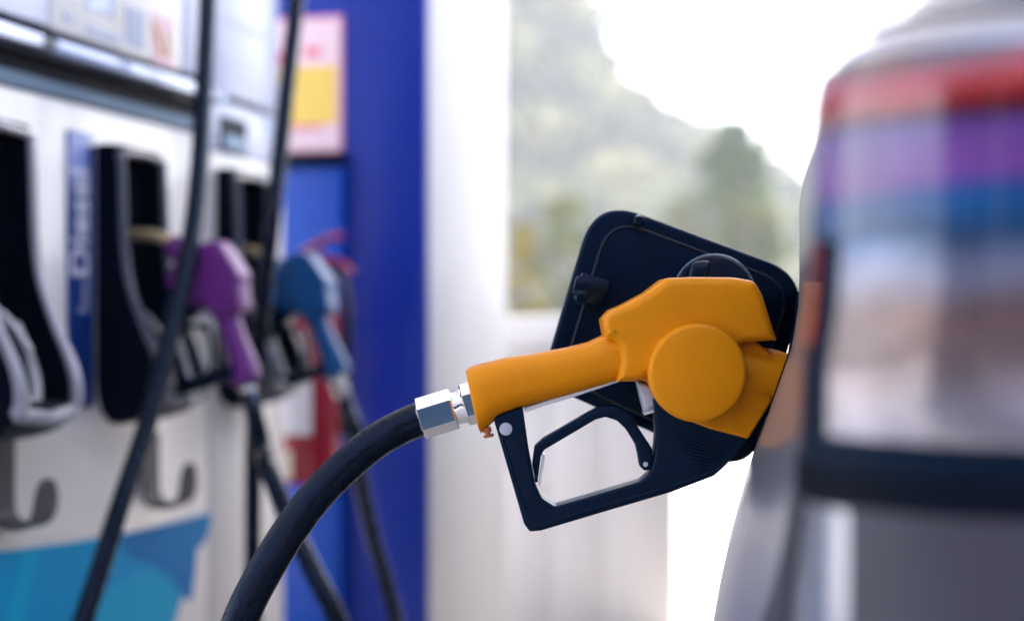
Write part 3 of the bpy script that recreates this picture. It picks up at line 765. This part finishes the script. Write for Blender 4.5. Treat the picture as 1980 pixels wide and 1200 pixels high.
ZS = [0.20, 0.26, 0.32, 0.40, 0.50, 0.60, 0.68, 0.72, 0.747, 0.775, 0.798, 0.83, 0.865, 0.89, 0.916, 0.935, 0.950, 0.970, 0.985, 1.004, 1.025, 1.05, 1.07, 1.085, 1.095, 1.102, 1.107, 1.112, 1.116, 1.120, 1.126, 1.132, 1.145, 1.16, 1.19, 1.22, 1.28, 1.35, 1.42, 1.50, 1.535, 1.56, 1.575, 1.585]
def car_body():
    v = []; f = []; n = None
    for side in (0, 1):
        base = len(v)
        for z in ZS:
            r = row(z); n = len(r)
            # windscreen / bonnet shape: the upper rows stop earlier
            for l, w in r:
                zz = z
                if l > 2.9: zz = min(z, 1.60 - 0.62 * sstep(2.3, 3.5, l))
                if l > 3.5: zz = min(zz, 0.98 - 0.15 * sstep(3.5, 4.35, l))
                v.append(C(l, w if side == 0 else CWID - w, zz))
        for j in range(len(ZS) - 1):
            for i in range(n - 1):
                a = base + j * n + i
                q = (a, a + 1, a + n + 1, a + n)
                f.append(q if side == 0 else q[::-1])
    # roof, floor and nose between the two sides
    for jj, flip in ((len(ZS) - 1, 0), (0, 1)):
        for i in range(n - 1):
            a = jj * n + i; b = a + len(ZS) * n
            q = (a, a + 1, b + 1, b); f.append(q if not flip else q[::-1])
    for j in range(len(ZS) - 1):
        a = j * n + n - 1; b = a + len(ZS) * n
        f.append((a, b, b + n, a + n))
    return mesh_from(v, f)
car = thing('parked_car', C(2.1, CWID / 2, 0), 'silver grey car with open fuel flap and large tail lamp', 'car')
bodyo = link('body', car_body(), M['carpaint'], car, 40)

def shell_patch(z0, z1, nz, off, wmax, l_end, m, name, parent, i0=0, i1=None, thick=0.006, crown=0.0):
    """piece lying on the body shell, with its own thickness"""
    rows = []
    for j in range(nz + 1):
        q = j / nz; z = z0 + (z1 - z0) * q
        o = off + crown * math.sin(math.pi * q)
        r = row(z, o, wmax, l_end, 12)[i0:i1]
        rows.append([C(l, w, z) for l, w in r])
    inner = [[C(l, w, z0 + (z1 - z0) * j / nz) for l, w in row(z0 + (z1 - z0) * j / nz, off - thick, wmax, l_end, 12)[i0:i1]] for j in range(nz + 1)]
    v = []; f = []; n = len(rows[0])
    for r in rows: v += r
    k = len(v)
    for r in inner: v += r
    for j in range(nz):
        for i in range(n - 1):
            a = j * n + i; f.append((a, a + 1, a + n + 1, a + n)); f.append((k + a, k + a + n, k + a + n + 1, k + a + 1))
    for i in range(n - 1):
        f.append((i, k + i, k + i + 1, i + 1)); a = nz * n + i; f.append((a, a + 1, k + a + 1, k + a))
    for j in range(nz):
        a = j * n; f.append((a, a + n, k + a + n, k + a)); a = j * n + n - 1; f.append((a, k + a, k + a + n, a + n))
    return link(name, mesh_from(v, f), m, parent, 40)
# tail lamp: lens sections round the corner over a dark housing, reflections painted in
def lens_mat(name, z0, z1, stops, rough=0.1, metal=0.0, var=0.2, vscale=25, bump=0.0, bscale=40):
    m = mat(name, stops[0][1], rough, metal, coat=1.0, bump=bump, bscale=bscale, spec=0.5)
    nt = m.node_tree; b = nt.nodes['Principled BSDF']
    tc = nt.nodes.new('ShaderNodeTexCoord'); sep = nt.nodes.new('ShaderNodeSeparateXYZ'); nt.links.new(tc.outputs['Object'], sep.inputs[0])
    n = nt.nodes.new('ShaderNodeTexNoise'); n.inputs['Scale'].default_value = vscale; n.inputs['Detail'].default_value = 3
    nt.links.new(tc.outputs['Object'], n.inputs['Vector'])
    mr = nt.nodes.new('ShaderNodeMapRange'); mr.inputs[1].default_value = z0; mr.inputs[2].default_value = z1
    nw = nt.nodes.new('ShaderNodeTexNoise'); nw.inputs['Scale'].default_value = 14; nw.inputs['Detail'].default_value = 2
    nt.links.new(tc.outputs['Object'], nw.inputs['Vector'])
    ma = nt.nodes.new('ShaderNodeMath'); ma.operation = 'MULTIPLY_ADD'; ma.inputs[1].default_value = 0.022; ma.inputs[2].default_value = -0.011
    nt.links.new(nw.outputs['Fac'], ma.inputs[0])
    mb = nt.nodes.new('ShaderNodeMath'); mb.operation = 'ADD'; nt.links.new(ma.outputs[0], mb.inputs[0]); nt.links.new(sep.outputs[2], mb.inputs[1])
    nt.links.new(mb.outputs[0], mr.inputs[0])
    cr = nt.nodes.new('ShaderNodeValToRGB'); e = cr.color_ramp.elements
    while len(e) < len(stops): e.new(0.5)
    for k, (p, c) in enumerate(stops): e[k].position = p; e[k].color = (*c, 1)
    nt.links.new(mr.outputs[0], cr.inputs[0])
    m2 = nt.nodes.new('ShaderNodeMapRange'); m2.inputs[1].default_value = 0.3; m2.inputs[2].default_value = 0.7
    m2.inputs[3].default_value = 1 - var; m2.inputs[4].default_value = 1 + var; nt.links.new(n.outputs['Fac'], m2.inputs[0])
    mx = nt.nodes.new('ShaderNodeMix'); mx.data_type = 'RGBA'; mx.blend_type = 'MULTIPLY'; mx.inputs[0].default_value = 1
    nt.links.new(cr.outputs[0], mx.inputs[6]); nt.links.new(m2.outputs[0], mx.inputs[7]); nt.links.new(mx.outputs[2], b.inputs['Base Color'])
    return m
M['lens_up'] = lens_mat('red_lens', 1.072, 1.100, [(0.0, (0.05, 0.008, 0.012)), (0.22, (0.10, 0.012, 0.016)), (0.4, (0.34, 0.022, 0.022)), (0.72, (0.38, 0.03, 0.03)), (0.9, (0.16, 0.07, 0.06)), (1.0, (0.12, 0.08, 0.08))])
M['lensclear'] = lens_mat('clear_lens', 0.95, 1.028, [(0.0, (0.15, 0.15, 0.21)), (0.2, (0.23, 0.215, 0.255)), (0.45, (0.23, 0.155, 0.15)), (0.62, (0.20, 0.12, 0.11)), (0.8, (0.21, 0.22, 0.30)), (0.93, (0.09, 0.13, 0.24)), (1.0, (0.02, 0.08, 0.21))], 0.16, 0.45, 0.45, 26, 0.5, 24)  # pale, brown and blue tones: reflections painted into the lens colour
M['lens_mid'] = lens_mat('reflection_lens', 1.028, 1.072, [(0.0, (0.015, 0.055, 0.13)), (0.25, (0.008, 0.075, 0.22)), (0.36, (0.03, 0.05, 0.20)), (0.44, (0.15, 0.055, 0.24)), (0.75, (0.16, 0.06, 0.26)), (1.0, (0.10, 0.05, 0.22))])  # mauve and blue bands: station reflections painted into the lens colour
lamp = shell_patch(0.936, 1.100, 8, 0.0012, 0.34, 0.10, M['housing'], 'tail_lamp', car)
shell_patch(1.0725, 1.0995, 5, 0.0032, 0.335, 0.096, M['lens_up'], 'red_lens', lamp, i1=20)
shell_patch(1.0285, 1.0718, 6, 0.0032, 0.335, 0.096, M['lens_mid'], 'reflection_lens', lamp, i1=20)
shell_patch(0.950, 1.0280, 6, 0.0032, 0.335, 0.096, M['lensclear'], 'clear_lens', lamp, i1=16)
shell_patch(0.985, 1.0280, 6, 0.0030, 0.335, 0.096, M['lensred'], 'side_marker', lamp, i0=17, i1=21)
# dark gap below the lamp, painted dark bumper reflection, rear window
shell_patch(0.921, 0.937, 2, 0.003, CWID / 2, 0.10, M['gap'], 'bumper_gap', car)
shell_patch(0.60, 0.9225, 5, 0.004, CWID / 2, 0.05, M['reflectdark'], 'dark_bumper_reflection', car, i1=15)  # dark sheet in place of a dark reflection on the bumper
shell_patch(1.1175, 1.48, 12, 0.004, CWID / 2, 0.35, M['glass'], 'rear_window', car, i1=17)
# side windows
def side_patch(l0, l1, z0, z1, off, m, name):
    v = []; nl, nz = 10, 4
    for j in range(nz + 1):
        for i in range(nl + 1):
            l = l0 + (l1 - l0) * i / nl; z = z0 + (z1 - z0) * j / nz
            v.append(C(l, side_w(l, z) - off, z))
    k = len(v)
    v += [p + cr * (off + 0.004) for p in v]
    f = []
    for j in range(nz):
        for i in range(nl):
            a = j * (nl + 1) + i; f.append((a, a + 1, a + nl + 2, a + nl + 1)); f.append((k + a, k + a + nl + 1, k + a + nl + 2, k + a + 1))
    for i in range(nl):
        f.append((i, k + i, k + i + 1, i + 1)); a = nz * (nl + 1) + i; f.append((a, a + 1, k + a + 1, k + a))
    for j in range(nz):
        a = j * (nl + 1); b = a + nl + 1; f.append((a, b, k + b, k + a)); a += nl; b = a + nl + 1; f.append((a, k + a, k + b, b))
    link(name, mesh_from(v, f), m, car, 40)
side_patch(1.05, 1.95, 1.15, 1.47, 0.003, M['glass'], 'side_window')
side_patch(2.02, 2.75, 1.15, 1.44, 0.003, M['glass'], 'side_window')
# dark reflection band painted down from the lamp between bumper and rear wing
v = []; f = []
for i in range(13):
    q = i / 12; z = 0.932 - 0.11 * q; l = 0.075 + 0.10 * q
    for dl, off in ((-0.030, 0.0028), (0.030, 0.0028), (0.030, -0.004), (-0.030, -0.004)):
        ll = l + dl * (0.5 + 0.8 * q)
        rowp = row(z, off, None, 1.0, 60)[18:]
        k = min(range(len(rowp) - 1), key=lambda j: abs(rowp[j][0] - ll)); v.append(C(rowp[k][0], rowp[k][1], z))
for i in range(12):
    for j in range(4):
        a = i * 4 + j; b = i * 4 + (j + 1) % 4; f.append((a, b, b + 4, a + 4))
link('dark_reflection_band', mesh_from(v, f), M['reflectdark'], car, 60)
# wheels
for l in (0.95, 3.45):
    for sd in (0, 1):
        w = 0.03 if sd == 0 else CWID - 0.03
        if l > 3: w = 0.06 if sd == 0 else CWID - 0.06
        dirw = -cr if sd == 0 else cr
        arch = link('wheel_arch', lathe(C(l, w, 0.34), dirw, [(-0.02, 0.40), (0.072, 0.40), (0.074, 0.36)], 36), M['gap'], car)
        ty = link('wheel', lathe(C(l, w, 0.335), dirw, [(-0.05, 0.30), (0.04, 0.325), (0.075, 0.335), (0.098, 0.325), (0.103, 0.26), (0.100, 0.225)], 36), M['tyre'], car)
        link('rim', lathe(C(l, w, 0.335), dirw, [(0.09, 0.225), (0.104, 0.222), (0.106, 0.19), (0.095, 0.18), (0.100, 0.06), (0.106, 0.05)], 36), M['alu'], ty)

# filler recess on the body side
side_patch(0.600, 0.710, 0.915, 1.015, 0.0012, M['gap'], 'filler_bowl')

# fuel flap standing open, seen from inside
FY = 1.245
def fl(px, py, d=0.0): return P(px, py, FY + d)
def flap_plate(pts, rad, front, back, bevel, m, name, parent):
    g = lambda a, b: ((a - 990) * (FY + front) / FPX, 1 - (b - 600) * (FY + front) / FPX)
    lp = fillet([g(a, b) for a, b in pts], [r * FY / FPX for r in rad], 10)
    mid = FY + (front + back) / 2
    return link(name, plate_mesh([lp], (back - front) / 2, bevel, lambda x, y, d: Vector((x, mid - d, y)), 3), m, parent, 40)
flo = flap_plate([(1152, 381), (1566, 534), (1455, 922), (1045, 740)], [88, 95, 85, 40], -0.004, 0.008, 0.004, M['flap'], 'fuel_flap', car)
flap_plate([(1176, 417), (1534, 549), (1430, 890), (1083, 732)], [66, 70, 60, 36], -0.0085, -0.002, 0.0026, M['flap'], 'inner_panel', flo)
flap_plate([(1184, 427), (1526, 553), (1425, 880), (1092, 729)], [60, 64, 56, 32], -0.0091, -0.0075, 0.0004, M['flap'], 'inner_field', flo)
link('bump_stop', lathe(fl(1236, 427, -0.024), (0, 1, 0), [(0, 0.0035), (0.001, 0.0048), (0.007, 0.0056), (0.016, 0.006)], 20), M['blackgloss'], flo)
link('latch_block', join([box_mesh(fl(1143, 562, -0.017), (0.0125, 0, -0.004), (0, 0.012, 0), (0.004, 0, 0.0125), 0.003),
                          box_mesh(fl(1128, 556, -0.03), (0.008, 0, -0.002), (0, 0.008, 0), (0.002, 0, 0.008), 0.002),
                          lathe(fl(1124, 577, -0.042), (0, 1, 0), [(0, 0.004), (0.001, 0.005), (0.012, 0.005)], 14)]), M['blackgloss'], flo)
capo = link('fuel_cap', lathe(fl(1381, 572, -0.030), (0, 1, 0), [(0, 0.030), (0.001, 0.0335), (0.003, 0.0352), (0.006, 0.0358), (0.020, 0.0358), (0.021, 0.034)], 48), M['blackgloss'], flo, 30)
link('cap_grip', box_mesh(fl(1349, 533, -0.036), (0.0095, 0, 0.001), (0, 0.010, 0), (0.002, 0, 0.0125), 0.006, 4), M['blackgloss'], capo)
M['bead'] = mat('cap_rim_metal', (0.16, 0.22, 0.28), 0.25, metal=0.8)
cc = fl(1381, 572, -0.030)
link('cap_rim', tube([cc + Vector((math.cos(q) * 0.0352, 0.0, math.sin(q) * 0.0352)) for q in [2 * math.pi * i / 48 for i in range(49)]], 0.0009, 8, smooth=0), M['bead'], capo, 60)
g_ = lambda a, b: ((a - 990) * (FY - 0.008) / FPX, 1 - (b - 600) * (FY - 0.008) / FPX)
bd = fillet([g_(a, b) for a, b in [(1180, 421), (1530, 551), (1428, 886), (1087, 731)]], [q * FY / FPX for q in (64, 68, 58, 34)], 10)
bd = [Vector((p[0], FY - 0.0088, p[1])) for p in bd]; bd.append(bd[0])
M['beadplastic'] = mat('flap_bead_plastic', (0.006, 0.008, 0.018), 0.3, spec=0.35)
link('rim_bead', tube(bd, 0.0011, 8, smooth=0), M['beadplastic'], flo, 60)
link('hinge_arm', tube([fl(1520, 640, 0.003), fl(1570, 680, 0.0), fl(1640, 720, 0.0)], 0.007, 10), M['flap'], flo)

# ================================================================== CANOPY
cn = thing('station_canopy', (0.5, 3.0, 4.5), 'flat white station canopy roof carried by the pillar', 'canopy')
link('soffit', box_mesh((0.4, 3.4, 4.62), (5.5, 0, 0), (0, 3.2, 0), (0, 0, 0.06), 0.01), M['canopywhite'], cn)
link('fascia', box_mesh((0.4, 3.4, 4.92), (5.6, 0, 0), (0, 3.3, 0), (0, 0, 0.235), 0.01), M['bluepaint'], cn)

# ================================================================== ADDED SHOP BEHIND THE CAMERA (unseen, darkens reflections and front light)
SY = -6.2
sh = thing('added_shop', (0, SY, 0), 'added unseen shop with dark glass front and red and blue fascia, for reflections', 'shop')
link('wall', box_mesh((0, SY - 0.25, 1.6), (7.5, 0, 0), (0, 0.2, 0), (0, 0, 1.6), 0.01), M['pillarwhite'], sh)
for i in range(6):
    link('added_window', box_mesh((-6.0 + 2.4 * i, SY - 0.03, 1.25), (1.12, 0, 0), (0, 0.03, 0), (0, 0, 1.2), 0.01), M['addedglass'], sh)
link('added_overhang', box_mesh((0, SY + 1.0, 3.26), (7.6, 0, 0), (0, 1.25, 0), (0, 0, 0.05), 0.01), M['canopywhite'], sh)  # overhang added to keep the shop front in shade
link('added_blue_fascia', box_mesh((0, SY + 2.28, 3.35), (7.65, 0, 0), (0, 0.03, 0), (0, 0, 0.25), 0.01), M['bluepaint'], sh)
link('added_red_fascia', box_mesh((0, SY + 2.28, 3.71), (7.65, 0, 0), (0, 0.03, 0), (0, 0, 0.105), 0.01), M['signred'], sh)

# ================================================================== HAZE
hz = box_mesh((0, 215, 49), (520, 0, 0), (0, 310, 0), (0, 0, 50.5))
hm = bpy.data.materials.new('haze'); hm.use_nodes = True
nt = hm.node_tree; nt.nodes.clear()
ho = nt.nodes.new('ShaderNodeOutputMaterial'); hv = nt.nodes.new('ShaderNodeVolumePrincipled')
hv.inputs['Color'].default_value = (0.93, 0.96, 1.0, 1); hv.inputs['Density'].default_value = 0.0010; hv.inputs['Anisotropy'].default_value = 0.0
nt.links.new(hv.outputs[0], ho.inputs['Volume'])
link('haze', hz, hm, kind='stuff', label='thin pale haze in the air')
